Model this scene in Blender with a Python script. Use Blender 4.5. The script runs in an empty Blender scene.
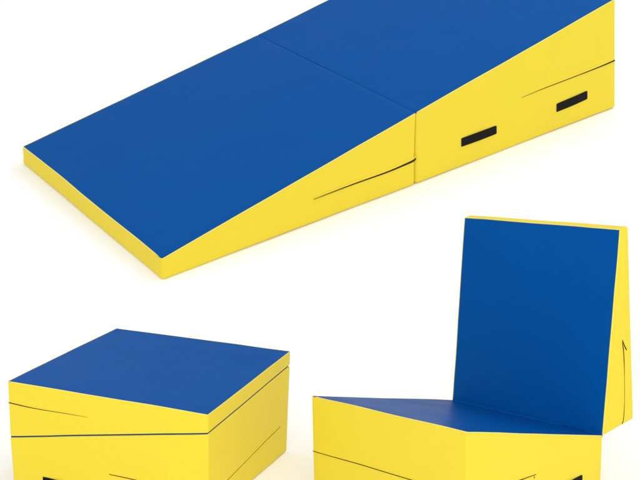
import bpy, bmesh, math
from mathutils import Vector, noise

# ------------------------------------------------------------------ measured corners (metres)
# each foam wedge: x = along the mat, y = across it (0 is the near long side), z = through it
A_LOW = {(0, 0, 0): (-0.7089, 3.3042, 0.1461), (1, 0, 0): (-0.0188, 3.8377, 0.3393), (0, 1, 0): (-1.2951, 3.9755, 0.3892), (1, 1, 0): (-0.605, 4.509, 0.5823), (0, 0, 1): (-0.7075, 3.2999, 0.2085), (1, 0, 1): (-0.0168, 3.7819, 0.5695), (0, 1, 1): (-1.2833, 3.9524, 0.4486), (1, 1, 1): (-0.5868, 4.4328, 0.7974)}
A_HIGH = {(0, 0, 0): (-0.0188, 3.8377, 0.3393), (1, 0, 0): (0.6911, 4.394, 0.5407), (0, 1, 0): (-0.605, 4.509, 0.5823), (1, 1, 0): (0.1049, 5.0653, 0.7837), (0, 0, 1): (-0.0168, 3.7819, 0.5695), (1, 0, 1): (0.6616, 4.2648, 0.921), (0, 1, 1): (-0.5868, 4.4328, 0.7974), (1, 1, 1): (0.1006, 4.916, 1.1517)}
B_LOW = {(0,0,0): (-0.7389, 2.1359, 0.0000), (1,0,0): (-0.3709, 2.0325, -0.0000), (0,1,0): (-0.6379, 2.4788, 0.0000), (1,1,0): (-0.2700, 2.3754, 0.0000), (0,0,1): (-0.7389, 2.1315, 0.1141), (1,0,1): (-0.3628, 2.0188, 0.1597), (0,1,1): (-0.6333, 2.4839, 0.1230), (1,1,1): (-0.2612, 2.3744, 0.1778)}
B_TOP = {(0,0,0): (-0.7389, 2.1315, 0.1141), (1,0,0): (-0.3628, 2.0188, 0.1597), (0,1,0): (-0.6333, 2.4839, 0.1230), (1,1,0): (-0.2612, 2.3744, 0.1778), (0,0,1): (-0.7367, 2.1264, 0.2188), (1,0,1): (-0.3615, 2.0171, 0.1932), (0,1,1): (-0.6299, 2.4811, 0.2248), (1,1,1): (-0.2596, 2.3727, 0.2060)}
C_SEAT = {(0,0,0): (0.0718, 1.8590, 0.0000), (1,0,0): (0.3228, 2.1265, -0.0000), (0,1,0): (-0.1943, 2.1172, 0.0000), (1,1,0): (0.0567, 2.3846, -0.0000), (0,0,1): (0.0710, 1.8671, 0.2143), (1,0,1): (0.3238, 2.1267, 0.1184), (0,1,1): (-0.1959, 2.1238, 0.1930), (1,1,1): (0.0614, 2.3842, 0.1023)}
C_BACK = {(0,0,0): (0.3900, 2.1930, 0.1284), (1,0,0): (0.3726, 2.1974, 0.4872), (0,1,0): (0.1215, 2.4499, 0.1087), (1,1,0): (0.0970, 2.4542, 0.4660), (0,0,1): (0.3238, 2.1267, 0.1184), (1,0,1): (0.3558, 2.1819, 0.4838), (0,1,1): (0.0614, 2.3842, 0.1023), (1,1,1): (0.0860, 2.4388, 0.4639)}
CAM_HEIGHT, CAM_PITCH, CAM_LENS = 0.86004, 0.14223, 69.4599
SHIFT_X, SHIFT_Y = -0.15905, -0.07178
SLOPE, FOOT_Y = 0.34735, 2.90050
WORLD_STRENGTH, KEY_POWER, FILL_POWER = .92, 34., 84.


scene = bpy.context.scene
col = scene.collection

# ------------------------------------------------------------------ materials
def new_mat(name):
    m = bpy.data.materials.new(name); m.use_nodes = True
    nt = m.node_tree
    return m, nt, nt.nodes['Principled BSDF']

def vinyl(name, rgb, rough, spec, grain, ior=1.4):
    """Soft coated vinyl: faint colour unevenness, fine leather grain, slow ripples."""
    m, nt, b = new_mat(name)
    N, Lk = nt.nodes, nt.links
    tc = N.new('ShaderNodeTexCoord')
    n1 = N.new('ShaderNodeTexNoise'); n1.inputs['Scale'].default_value = 5.0; n1.inputs['Detail'].default_value = 5
    Lk.new(tc.outputs['Object'], n1.inputs['Vector'])
    mix = N.new('ShaderNodeMix'); mix.data_type = 'RGBA'
    mix.inputs['A'].default_value = (*[c * .965 for c in rgb], 1)
    mix.inputs['B'].default_value = (*[c * 1.035 for c in rgb], 1)
    Lk.new(n1.outputs['Fac'], mix.inputs['Factor'])
    Lk.new(mix.outputs['Result'], b.inputs['Base Color'])
    n2 = N.new('ShaderNodeTexNoise'); n2.inputs['Scale'].default_value = 14.0; n2.inputs['Detail'].default_value = 6
    Lk.new(tc.outputs['Object'], n2.inputs['Vector'])
    mr = N.new('ShaderNodeMapRange'); mr.inputs['To Min'].default_value = rough - .05; mr.inputs['To Max'].default_value = rough + .06
    Lk.new(n2.outputs['Fac'], mr.inputs['Value']); Lk.new(mr.outputs['Result'], b.inputs['Roughness'])
    b.inputs['Specular IOR Level'].default_value = spec; b.inputs['IOR'].default_value = ior
    v = N.new('ShaderNodeTexVoronoi'); v.inputs['Scale'].default_value = grain
    Lk.new(tc.outputs['Object'], v.inputs['Vector'])
    bp1 = N.new('ShaderNodeBump'); bp1.inputs['Strength'].default_value = .18; bp1.inputs['Distance'].default_value = .0006
    Lk.new(v.outputs['Distance'], bp1.inputs['Height'])
    n3 = N.new('ShaderNodeTexNoise'); n3.inputs['Scale'].default_value = 9.0; n3.inputs['Detail'].default_value = 2
    Lk.new(tc.outputs['Object'], n3.inputs['Vector'])
    bp2 = N.new('ShaderNodeBump'); bp2.inputs['Strength'].default_value = .32; bp2.inputs['Distance'].default_value = .006
    Lk.new(n3.outputs['Fac'], bp2.inputs['Height']); Lk.new(bp1.outputs['Normal'], bp2.inputs['Normal'])
    Lk.new(bp2.outputs['Normal'], b.inputs['Normal'])
    return m

YELLOW = vinyl('yellow_vinyl', (.757, .597, .038), .48, .18, 420)
BLUE = vinyl('blue_vinyl', (.0002, .0710, .294), .42, .3, 420, 1.13)

PIPING = vinyl('pale_piping', (.78, .67, .13), .5, .2, 420)

GAP, _nt, _b = new_mat('dark_seam_gap')
_b.inputs['Base Color'].default_value = (.042, .026, .006, 1); _b.inputs['Roughness'].default_value = .9
_b.inputs['Specular IOR Level'].default_value = .05

WEB, _nt, _b = new_mat('black_webbing')
_b.inputs['Base Color'].default_value = (.006, .0048, .0045, 1); _b.inputs['Roughness'].default_value = .8
_b.inputs['Specular IOR Level'].default_value = .15
_tc = _nt.nodes.new('ShaderNodeTexCoord'); _w = _nt.nodes.new('ShaderNodeTexWave'); _w.inputs['Scale'].default_value = 180
_bp = _nt.nodes.new('ShaderNodeBump'); _bp.inputs['Strength'].default_value = .5; _bp.inputs['Distance'].default_value = .0008
_nt.links.new(_tc.outputs['Object'], _w.inputs['Vector']); _nt.links.new(_w.outputs['Fac'], _bp.inputs['Height'])
_nt.links.new(_bp.outputs['Normal'], _b.inputs['Normal'])

PAPER, _nt, _b = new_mat('white_seamless_paper')
_b.inputs['Roughness'].default_value = .95; _b.inputs['Specular IOR Level'].default_value = .05
_tc = _nt.nodes.new('ShaderNodeTexCoord'); _n = _nt.nodes.new('ShaderNodeTexNoise'); _n.inputs['Scale'].default_value = 40
_mx = _nt.nodes.new('ShaderNodeMix'); _mx.data_type = 'RGBA'
_mx.inputs['A'].default_value = (.945, .945, .945, 1); _mx.inputs['B'].default_value = (.965, .965, .965, 1)
_nt.links.new(_tc.outputs['Object'], _n.inputs['Vector']); _nt.links.new(_n.outputs['Fac'], _mx.inputs['Factor'])
_nt.links.new(_mx.outputs['Result'], _b.inputs['Base Color'])

# ------------------------------------------------------------------ helpers
def link(name, bm, mat, parent, smooth=True):
    bmesh.ops.remove_doubles(bm, verts=bm.verts, dist=1e-6)
    bmesh.ops.recalc_face_normals(bm, faces=bm.faces)
    me = bpy.data.meshes.new(name); bm.to_mesh(me); bm.free()
    if smooth:
        for p in me.polygons: p.use_smooth = True
    me.materials.append(mat)
    o = bpy.data.objects.new(name, me); col.objects.link(o)
    if parent: o.parent = parent
    return o

def thing(name, label, cat, loc):
    o = bpy.data.objects.new(name, None); col.objects.link(o)
    o.location = loc; o.empty_display_size = .1
    o['label'] = label; o['category'] = cat; o['group'] = 'folding foam wedge mats'
    return o

class Wedge:
    """A hexahedron given by eight corners; at(s, t, w) is a point in it."""
    def __init__(self, corners, base, slack):
        b = Vector(base); self.slack = 0.
        self.c = {k: Vector(v) - b for k, v in corners.items()}
        d = lambda a, e: (self.c[a] - self.c[e]).length
        ks = [(0, 0), (0, 1), (1, 0), (1, 1)]
        self.L = sum(d((1, i, j), (0, i, j)) for i, j in ks) / 4
        self.W = sum(d((i, 1, j), (i, 0, j)) for i, j in ks) / 4
        self.slack = slack                                   # how far the stuffed cover wanders from true
    def at(self, s, t, w):
        p = Vector()
        for (i, j, k), v in self.c.items():
            p += v * ((s if i else 1 - s) * (t if j else 1 - t) * (w if k else 1 - w))
        if self.slack:
            f = .9 / self.L
            p = p + noise.noise_vector(p * 3.1 * f + Vector((2.3, .7, 5.1))) * self.slack + noise.noise_vector(p * 9. * f) * self.slack * .3
        return p
    def thick(self, s, t): return (self.at(s, t, 1) - self.at(s, t, 0)).length

def steps(length, r, n):
    """Grid stations along one edge: dense over the rounded ends, even between."""
    a = [r * (1 - math.cos(math.pi / 2 * i / 4)) for i in range(4)]
    mid = [r + (length - 2 * r) * i / n for i in range(n + 1)]
    return a + mid + [length - v for v in reversed(a)]

def rounded(wd, r, lo=(0, 0, 0), hi=(0, 0, 0), z0=None, z1=None, nx=40, ny=40, nz=10, seed=0., amp=0., puff=0., rt=None):
    """Rounded soft block filling the wedge. lo/hi: inset in metres at the two ends of x and y.
    z0/z1 give metres above the bottom / (height) -> slab position relative to the top or bottom face."""
    bm = bmesh.new()
    L = wd.L - lo[0] - hi[0]; W = wd.W - lo[1] - hi[1]; H = .2
    slab = z0 is not None
    if slab: H = abs(z1 - z0)
    xs, ys, zs = steps(L, r, nx), steps(W, r, ny), steps(H, r, nz)
    cache = {}
    ax = []
    def vert(x, y, z, nrm):
        key = (round(x, 7), round(y, 7), round(z, 7))
        if key in cache: return cache[key]
        p = Vector((x, y, z))
        rr = r + ((rt or r) - r) * min(1, max(0, (z - r) / (H - 2 * r))) ** 2      # wide soft lower edges, tight upper hem
        q = Vector((min(max(x, rr), L - rr), min(max(y, rr), W - rr), min(max(z, rr), H - rr)))
        dd = p - q
        if dd.length > 1e-9: p = q + dd.normalized() * rr
        s, t = (p.x + lo[0]) / wd.L, (p.y + lo[1]) / wd.W
        th = wd.thick(s, t)
        if slab:
            w = (th + z0 + p.z) / th if z1 > -.02 and z0 > -.02 and not wd_bottom[0] else (z0 + p.z) / th
        else:
            a = lo[2]; b2 = hi[2]; hh = th - a - b2
            if p.z <= r: zz = p.z
            elif p.z >= H - r: zz = hh - (H - p.z)
            else: zz = r + (p.z - r) / (H - 2 * r) * (hh - 2 * r)
            w = (a + zz) / th
        P = wd.at(s, t, w)
        # soft unevenness of stuffed foam, fading out at the edges
        ex = min(p.x, L - p.x) / .05; ey = min(p.y, W - p.y) / .05; ez = min(p.z, H - p.z) / .05
        e3 = sorted([min(1, max(0, e)) for e in (ex, ey, ez)])
        fade = e3[1] if not slab else min(e3[1], 1)
        n = nrm
        if (amp or puff) and (slab or abs(n.dot(ax[2])) < .7):
            k = noise.noise(P * 4.5 + Vector((seed, 2 * seed, -seed))) + .4 * noise.noise(P * 13 + Vector((seed, seed, 0)))
            P = P + n * (amp * k + puff) * fade
        v = bm.verts.new(P); cache[key] = v
        return v
    e = 1e-3
    def axis(s, t, w, i):
        a = [s, t, w]; b = a[:]; b[i] += e
        return (wd.at(*b) - wd.at(*a)).normalized()
    ax += [axis(.5, .5, .5, i) for i in range(3)]
    def outward(i, sign):
        j, k = [q for q in range(3) if q != i]
        n = ax[j].cross(ax[k]).normalized()
        if n.dot(ax[i]) * sign < 0: n = -n
        return n
    def face(A, B, f, n):
        for i in range(len(A) - 1):
            for j in range(len(B) - 1):
                vs = [vert(*f(A[i], B[j]), n), vert(*f(A[i + 1], B[j]), n), vert(*f(A[i + 1], B[j + 1]), n), vert(*f(A[i], B[j + 1]), n)]
                if len(set(vs)) == 4: bm.faces.new(vs)
    face(xs, ys, lambda a, b: (a, b, 0.), outward(2, -1)); face(xs, ys, lambda a, b: (a, b, H), outward(2, 1))
    face(xs, zs, lambda a, b: (a, 0., b), outward(1, -1)); face(xs, zs, lambda a, b: (a, W, b), outward(1, 1))
    face(ys, zs, lambda a, b: (0., a, b), outward(0, -1)); face(ys, zs, lambda a, b: (L, a, b), outward(0, 1))
    return bm
wd_bottom = [False]

def cover(wd, parent, name, th, rise, inset, hinge_end, seed, bottom=False, n=44, bead=0.):
    """Blue vinyl sheet over the top (or bottom) face of a wedge."""
    lo = [inset, inset, 0]; hi = [inset, inset, 0]
    if hinge_end == 0: lo[0] = .0006
    if hinge_end == 1: hi[0] = .0006
    wd_bottom[0] = bottom
    z0 = -rise if bottom else rise - th
    bm = rounded(wd, min(th * .45, .0022), lo, hi, z0, z0 + th, n, n, 1, seed, amp=th * .17 if not bottom else 0)
    wd_bottom[0] = False
    o = link(name, bm, BLUE, parent)
    if bead:                                                 # the stitched hem where the two vinyls meet
        r = bead; ex, ey = (inset * .55) / wd.L, (inset * .55) / wd.W; x0, x1 = ex, 1 - ex
        ring = []
        if hinge_end == 0: corners = [(0, ey), (x1, ey), (x1, 1 - ey), (0, 1 - ey)]
        elif hinge_end == 1: corners = [(1, 1 - ey), (x0, 1 - ey), (x0, ey), (1, ey)]
        else: corners = [(x0, ey), (x1, ey), (x1, 1 - ey), (x0, 1 - ey), (x0, ey)]
        for a, b in zip(corners, corners[1:]):
            for i in range(40):
                f = .004 + .992 * i / 39
                ring.append((a[0] + (b[0] - a[0]) * f, a[1] + (b[1] - a[1]) * f))
        P = [wd.at(u, v, 1 + (rise - r) / wd.thick(u, v)) for u, v in ring]
        tube(P, [r] * len(P), PIPING, 'piping', parent)
    return o

def tube(path, radii, mat, name, parent, seg=8):
    """Closed tapering bead along a list of points."""
    bm = bmesh.new(); rings = []
    for i, p in enumerate(path):
        d = (path[min(i + 1, len(path) - 1)] - path[max(i - 1, 0)]).normalized()
        u = d.orthogonal().normalized(); v = d.cross(u)
        rings.append([bm.verts.new(p + (u * math.cos(2 * math.pi * k / seg) + v * math.sin(2 * math.pi * k / seg)) * radii[i]) for k in range(seg)])
    for a, b in zip(rings, rings[1:]):
        for k in range(seg): bm.faces.new((a[k], a[(k + 1) % seg], b[(k + 1) % seg], b[k]))
    bm.faces.new(rings[0]); bm.faces.new(rings[-1])
    return link(name, bm, mat, parent)

def smooth_path(pts, n=36):
    """Catmull-Rom through 2-D face coordinates."""
    if len(pts) == 2: return [(pts[0][0] + (pts[1][0] - pts[0][0]) * i / n, pts[0][1] + (pts[1][1] - pts[0][1]) * i / n) for i in range(n + 1)]
    P = [pts[0]] + list(pts) + [pts[-1]]; out = []
    m = len(pts) - 1
    for i in range(n + 1):
        u = i / n * m; k = min(int(u), m - 1); t = u - k
        q = P[k:k + 4]
        out.append(tuple(.5 * (2 * q[1][c] + (q[2][c] - q[0][c]) * t + (2 * q[0][c] - 5 * q[1][c] + 4 * q[2][c] - q[3][c]) * t * t
                               + (3 * q[1][c] - q[0][c] - 3 * q[2][c] + q[3][c]) * t ** 3) for c in (0, 1)))
    return out

SIDE = lambda wd: (lambda s, t, o: wd.at(s, -o / wd.W, t))          # near long side
END0 = lambda wd: (lambda s, t, o: wd.at(-o / wd.L, s, t))          # end face at x = 0
END1 = lambda wd: (lambda s, t, o: wd.at(1 + o / wd.L, s, t))       # end face at x = 1

def slit(face, pts, width, parent, out=.001, ends=(0.15, 1.), lip=0., name='zip_slit'):
    """Opening of the zipped cover: a narrow dark gap; `lip` adds the raised vinyl fold above it."""
    path2 = smooth_path(pts); n = len(path2)
    rad = []
    for i in range(n):
        f = i / (n - 1)
        rad.append(width * (ends[0] + (ends[1] - ends[0]) * f) * (.75 + .25 * math.sin(math.pi * min(1, f * 1.1))))
    P = [face(s, t, out - rad[i] * .45) for i, (s, t) in enumerate(path2)]
    o = tube(P, rad, GAP, name, parent)
    if lip:
        up = (face(.5, .6, 0) - face(.5, .5, 0)).normalized()
        Q = [face(s, t, out - lip * .55) + up * (rad[i] + lip * .75) for i, (s, t) in enumerate(path2)]
        tube(Q, [lip * (.25 + .75 * math.sin(math.pi * (.06 + .88 * i / (n - 1)))) for i in range(n)], YELLOW, 'zip_flap', parent)
    return o

def handle(face, s0, s1, ta, tb, parent, wid, rise, thick):
    """Webbing carry strap stitched flat at both ends; ta/tb = (bottom, top) at s0 and at s1."""
    bm = bmesh.new(); n, m = 28, 6; V = []
    for side in (1, 0):
        rows = []
        for i in range(n + 1):
            f = i / n; row = []
            arch = rise * math.sin(math.pi * min(1, max(0, (f - .1) / .8))) ** 1.0
            cr = .03 if i in (0, n) else 0
            for j in range(m + 1):
                g = cr + (1 - 2 * cr) * j / m
                b = ta[0] + (tb[0] - ta[0]) * f; t = ta[1] + (tb[1] - ta[1]) * f
                o = arch + (thick if side else -.0005) - (.0004 if j in (0, m) and side else 0)
                row.append(bm.verts.new(face(s0 + (s1 - s0) * f, b + (t - b) * g, o)))
            rows.append(row)
        V.append(rows)
    for rows in V:
        for i in range(n):
            for j in range(m): bm.faces.new((rows[i][j], rows[i + 1][j], rows[i + 1][j + 1], rows[i][j + 1]))
    a, b = V
    for i in range(n):
        for j in (0, m): bm.faces.new((a[i][j], a[i + 1][j], b[i + 1][j], b[i][j]))
    for j in range(m):
        for i in (0, n): bm.faces.new((a[i][j], a[i][j + 1], b[i][j + 1], b[i][j]))
    return link('carry_handle', bm, WEB, parent, smooth=False)

def strip(A, B, nrm, half, thick, across, parent, name='hinge_strip', mat=None):
    """Flat band lying between points A and B, `half` to each side of that line."""
    bm = bmesh.new(); d = B - A
    vs = [[A + across * s * half + nrm * t, B + across * s * half + nrm * t] for s in (-1, 1) for t in (0, -thick)]
    q = [bm.verts.new(v) for pr in vs for v in pr]
    for f in ((0, 1, 5, 4), (2, 3, 7, 6), (0, 1, 3, 2), (4, 5, 7, 6), (0, 2, 6, 4), (1, 3, 7, 5)): bm.faces.new([q[i] for i in f])
    return link(name, bm, mat or BLUE, parent, smooth=False)

# ------------------------------------------------------------------ the white seamless sheet
def build_ground():
    bm = bmesh.new()
    tan = math.tan(SLOPE); half = .30
    prof = [(-9., 0.), (-3., 0.), (0., 0.), (FOOT_Y - half, 0.)]
    for i in range(1, 25):                                   # the sweep between the level and the rising part
        u = i / 24; y = FOOT_Y - half + 2 * half * u
        prof.append((y, tan * half * u * u))
    for y in (5., 8., 14., 30.): prof.append((y, tan * (y - FOOT_Y)))
    xs = [-25, -8, -3, -1.5, 0, 1.5, 3, 8, 25]
    rows = [[bm.verts.new((x, y, z)) for x in xs] for y, z in prof]
    for a, b in zip(rows, rows[1:]):
        for i in range(len(xs) - 1): bm.faces.new((a[i], a[i + 1], b[i + 1], b[i]))
    o = link('ground', bm, PAPER, None)
    o['kind'] = 'structure'
    return o
build_ground()

# ------------------------------------------------------------------ 1. the mat unfolded into a long ramp
base = A_LOW[(0, 0, 0)]
mat_a = thing('folding_wedge_mat', 'long blue and yellow foam wedge mat unfolded into one ramp, carry straps showing', 'gym mat', base)
lowA, highA = Wedge(A_LOW, base, .0021), Wedge(A_HIGH, base, .0021)
pa = link('foam_wedge', rounded(lowA, .012, rt=.005, hi=(.0008, 0, 0), nx=60, ny=50, nz=12, seed=1.3, amp=.0016, puff=.0004), YELLOW, mat_a)
pb = link('foam_wedge', rounded(highA, .012, rt=.005, lo=(.0008, 0, 0), nx=60, ny=50, nz=14, seed=7.1, amp=.0016, puff=.0004), YELLOW, mat_a)
cover(lowA, pa, 'top_cover', .0045, .0015, .0022, 1, 1.3, bead=.0019)
cover(highA, pb, 'top_cover', .0045, .0015, .0022, 0, 7.1, bead=.0019)
slit(SIDE(lowA), [(.5647, .4789), (.7193, .42), (.8586, .3722), (.9456, .3629), (.9893, .363), (.9965,   .385)], .0050, pa, out=.0022, lip=.0045)
slit(SIDE(highA), [(.50, .520), (.72, .487), (.90, .462), (.9930, .4550)], .0030, pb, out=.0020, lip=.0045)
handle(SIDE(highA), .2068, .3730, (.2640, .3690), (.2435, .3385), pb, .05, .0015, .0025)
handle(SIDE(highA), .6766, .8376, (.1960, .2815), (.2005, .2820), pb, .05, .0015, .0025)
up = (lowA.at(.5, .5, 1) - lowA.at(.5, .5, 0)).normalized()
strip(lowA.at(1, .004, 1), lowA.at(1, .996, 1), up, .02, .002, (lowA.at(1, .5, 1) - lowA.at(0, .5, 1)).normalized(), mat_a)

# ------------------------------------------------------------------ 2. the mat folded into a block
base = B_LOW[(0, 0, 0)]
mat_b = thing('folding_wedge_mat', 'blue and yellow foam mat folded shut into a square block, no backrest', 'gym mat', base)
lowB, topB = Wedge(B_LOW, base, .0008), Wedge(B_TOP, base, .0008)
pc = link('foam_wedge', rounded(lowB, .0050, rt=.0025, hi=(0, 0, .0011), nx=36, ny=36, nz=14, seed=3.7, amp=.0006, puff=.0002), YELLOW, mat_b)
pd = link('foam_wedge', rounded(topB, .0025, lo=(0, 0, .0011), nx=36, ny=36, nz=10, seed=9.4, amp=.0006, puff=.0002), YELLOW, mat_b)
cover(topB, pd, 'outer_cover', .0028, .0008, .0011, None, 9.4, bead=.0010)
cover(topB, pd, 'inner_cover', .0024, -.0004, .0020, None, 2.4, bottom=True, n=12)
cover(lowB, pc, 'inner_cover', .0024, -.0004, .0020, None, 2.0, n=12)
slit(SIDE(topB), [(.002, .6196), (.1122, .5652), (.267, .513), (.4069, .4549)], .0011, pd, out=.0006, ends=(1., .2), lip=.0016)
slit(SIDE(lowB), [(.5104, .4713), (.6426, .4194), (.80, .345), (.997, .2471)], .0012, pc, out=.0006, ends=(.5, 1.), lip=.0016)
slit(END1(lowB), [(.8824, .3665), (.5663, .327), (.2204, .2692), (.003, .2440)], .0009, pc, out=.0005, ends=(.5, 1.), lip=.0012)
handle(SIDE(lowB), .1637, .3320, (.2800, .3827), (.2280, .3010), pc, .02, .0018, .0012)
handle(SIDE(lowB), .6600, .8300, (.1600, .2350), (.1350, .2050), pc, .02, .0018, .0012)
xd = (lowB.at(1, .5, 1) - lowB.at(0, .5, 1)).normalized()
zd = (lowB.at(0, .5, 1) - lowB.at(0, .5, 0)).normalized()
strip(lowB.at(0, .01, 1) - xd * .0006, lowB.at(0, .99, 1) - xd * .0006, -xd, .012, .0012, zd, mat_b)

# ------------------------------------------------------------------ 3. the mat set up as a seat with a backrest
base = C_SEAT[(0, 0, 0)]
mat_c = thing('folding_wedge_mat', 'blue and yellow foam mat set up as a seat with an upright backrest', 'gym mat', base)
seatC, backC = Wedge(C_SEAT, base, .0008), Wedge(C_BACK, base, .0008)
pe = link('foam_wedge', rounded(seatC, .0050, rt=.0028, nx=36, ny=36, nz=14, seed=5.2, amp=.0006, puff=.0002), YELLOW, mat_c)
pf = link('foam_wedge', rounded(backC, .0030, nx=40, ny=36, nz=8, seed=8.8, amp=.0006, puff=.0002), YELLOW, mat_c)
pf['label'] = 'upright backrest half, thin at its top edge'
cover(seatC, pe, 'top_cover', .0028, .0008, .0011, 1, 5.2, bead=.0010)
cover(backC, pf, 'top_cover', .0028, .0008, .0011, 0, 8.8, bead=.0010)
slit(END0(seatC), [(.997, .4792), (.3254, .5083), (.003, .5110)], .0009, pe, out=.0005, ends=(.8, 1.), lip=.0012)
slit(SIDE(seatC), [(.4792, .5871), (.3605, .5617), (.20, .535), (.003, .5124)], .0013, pe, out=.0006, ends=(.6, 1.), lip=.0016)
slit(SIDE(seatC), [(.4646, .5750), (.4660, .5500)], .0012, pe, out=.0006, ends=(.5, 1.), name='zip_pull')
P2 = [SIDE(seatC)(.4845 + .002 * u, .8372 - .23 * u, -.0001) for u in [i / 12 for i in range(13)]]
tube(P2, [.0006] * 13, YELLOW, 'seam', pe)
handle(SIDE(seatC), .6700, .8371, (.3050, .4020), (.3700, .4626), pe, .02, .0018, .0012)
handle(SIDE(seatC), .2000, .3700, (.3000, .4000), (.2950, .3900), pe, .02, .0018, .0012)
FB = lambda s, t, o: backC.at(s, -o / backC.W, 1 - t)               # side face of the backrest, t runs from the blue face outward
slit(FB, [(.4353, .5712), (.4080, .5960), (.3814, .6318)], .0015, pf, out=.0006, ends=(.25, 1.))
slit(FB, [(.3814, .6318), (.3028, .6712), (.2100, .6850)], .0013, pf, out=.0005, ends=(1., .15))
slit(FB, [(.1300, .6956), (.0317, .6667), (.006, .6194)], .0012, pf, out=.0005, ends=(.2, .9))
slit(FB, [(.225, .6830), (.17, .6910), (.120, .6950)], .00045, pf, out=.0003, ends=(1., 1.))
slit(FB, [(.4353, .5712), (.4050, .6600), (.3738, .7685)], .0019, pf, out=.0006, ends=(.3, .8), name='zip_opening')
zs_ = (seatC.at(1, .5, 1) - seatC.at(1, .5, 0)).normalized()
HP = [seatC.at(1.0, .006 + .988 * i / 20, 1) - zs_ * .0004 for i in range(21)]
tube(HP, [.0031] * 21, BLUE, 'hinge_strip', mat_c)

# ------------------------------------------------------------------ studio light
world = bpy.data.worlds.new('World'); scene.world = world; world.use_nodes = True
bg = world.node_tree.nodes['Background']
bg.inputs['Color'].default_value = (1, 1, 1, 1); bg.inputs['Strength'].default_value = WORLD_STRENGTH

def softbox(name, loc, target, size, power):
    l = bpy.data.lights.new(name, 'AREA'); l.shape = 'RECTANGLE'; l.size, l.size_y = size; l.energy = power
    o = bpy.data.objects.new(name, l); col.objects.link(o); o.location = loc
    o.rotation_euler = (Vector(target) - Vector(loc)).to_track_quat('-Z', 'Y').to_euler()
    return o
softbox('softbox_overhead', (1.7, 4.1, 3.7), (0.4, 3.7, .5), (2.0, 2.0), KEY_POWER)
softbox('softbox_front', (.6, -1.9, 1.8), (.1, 3.0, .35), (3.4, 1.8), FILL_POWER)

# ------------------------------------------------------------------ camera
cam = bpy.data.cameras.new('camera'); co = bpy.data.objects.new('camera', cam); col.objects.link(co)
co.location = (0, 0, CAM_HEIGHT); co.rotation_euler = (math.pi / 2 - CAM_PITCH, 0, 0)
cam.sensor_width = 36; cam.lens = CAM_LENS; cam.shift_x = SHIFT_X; cam.shift_y = SHIFT_Y
cam.clip_start = .05; cam.clip_end = 200
scene.camera = co
scene.view_settings.view_transform = 'Standard'; scene.view_settings.look = 'None'
scene.view_settings.exposure = 0; scene.view_settings.gamma = 1
scene.render.resolution_x, scene.render.resolution_y = 1024, 768
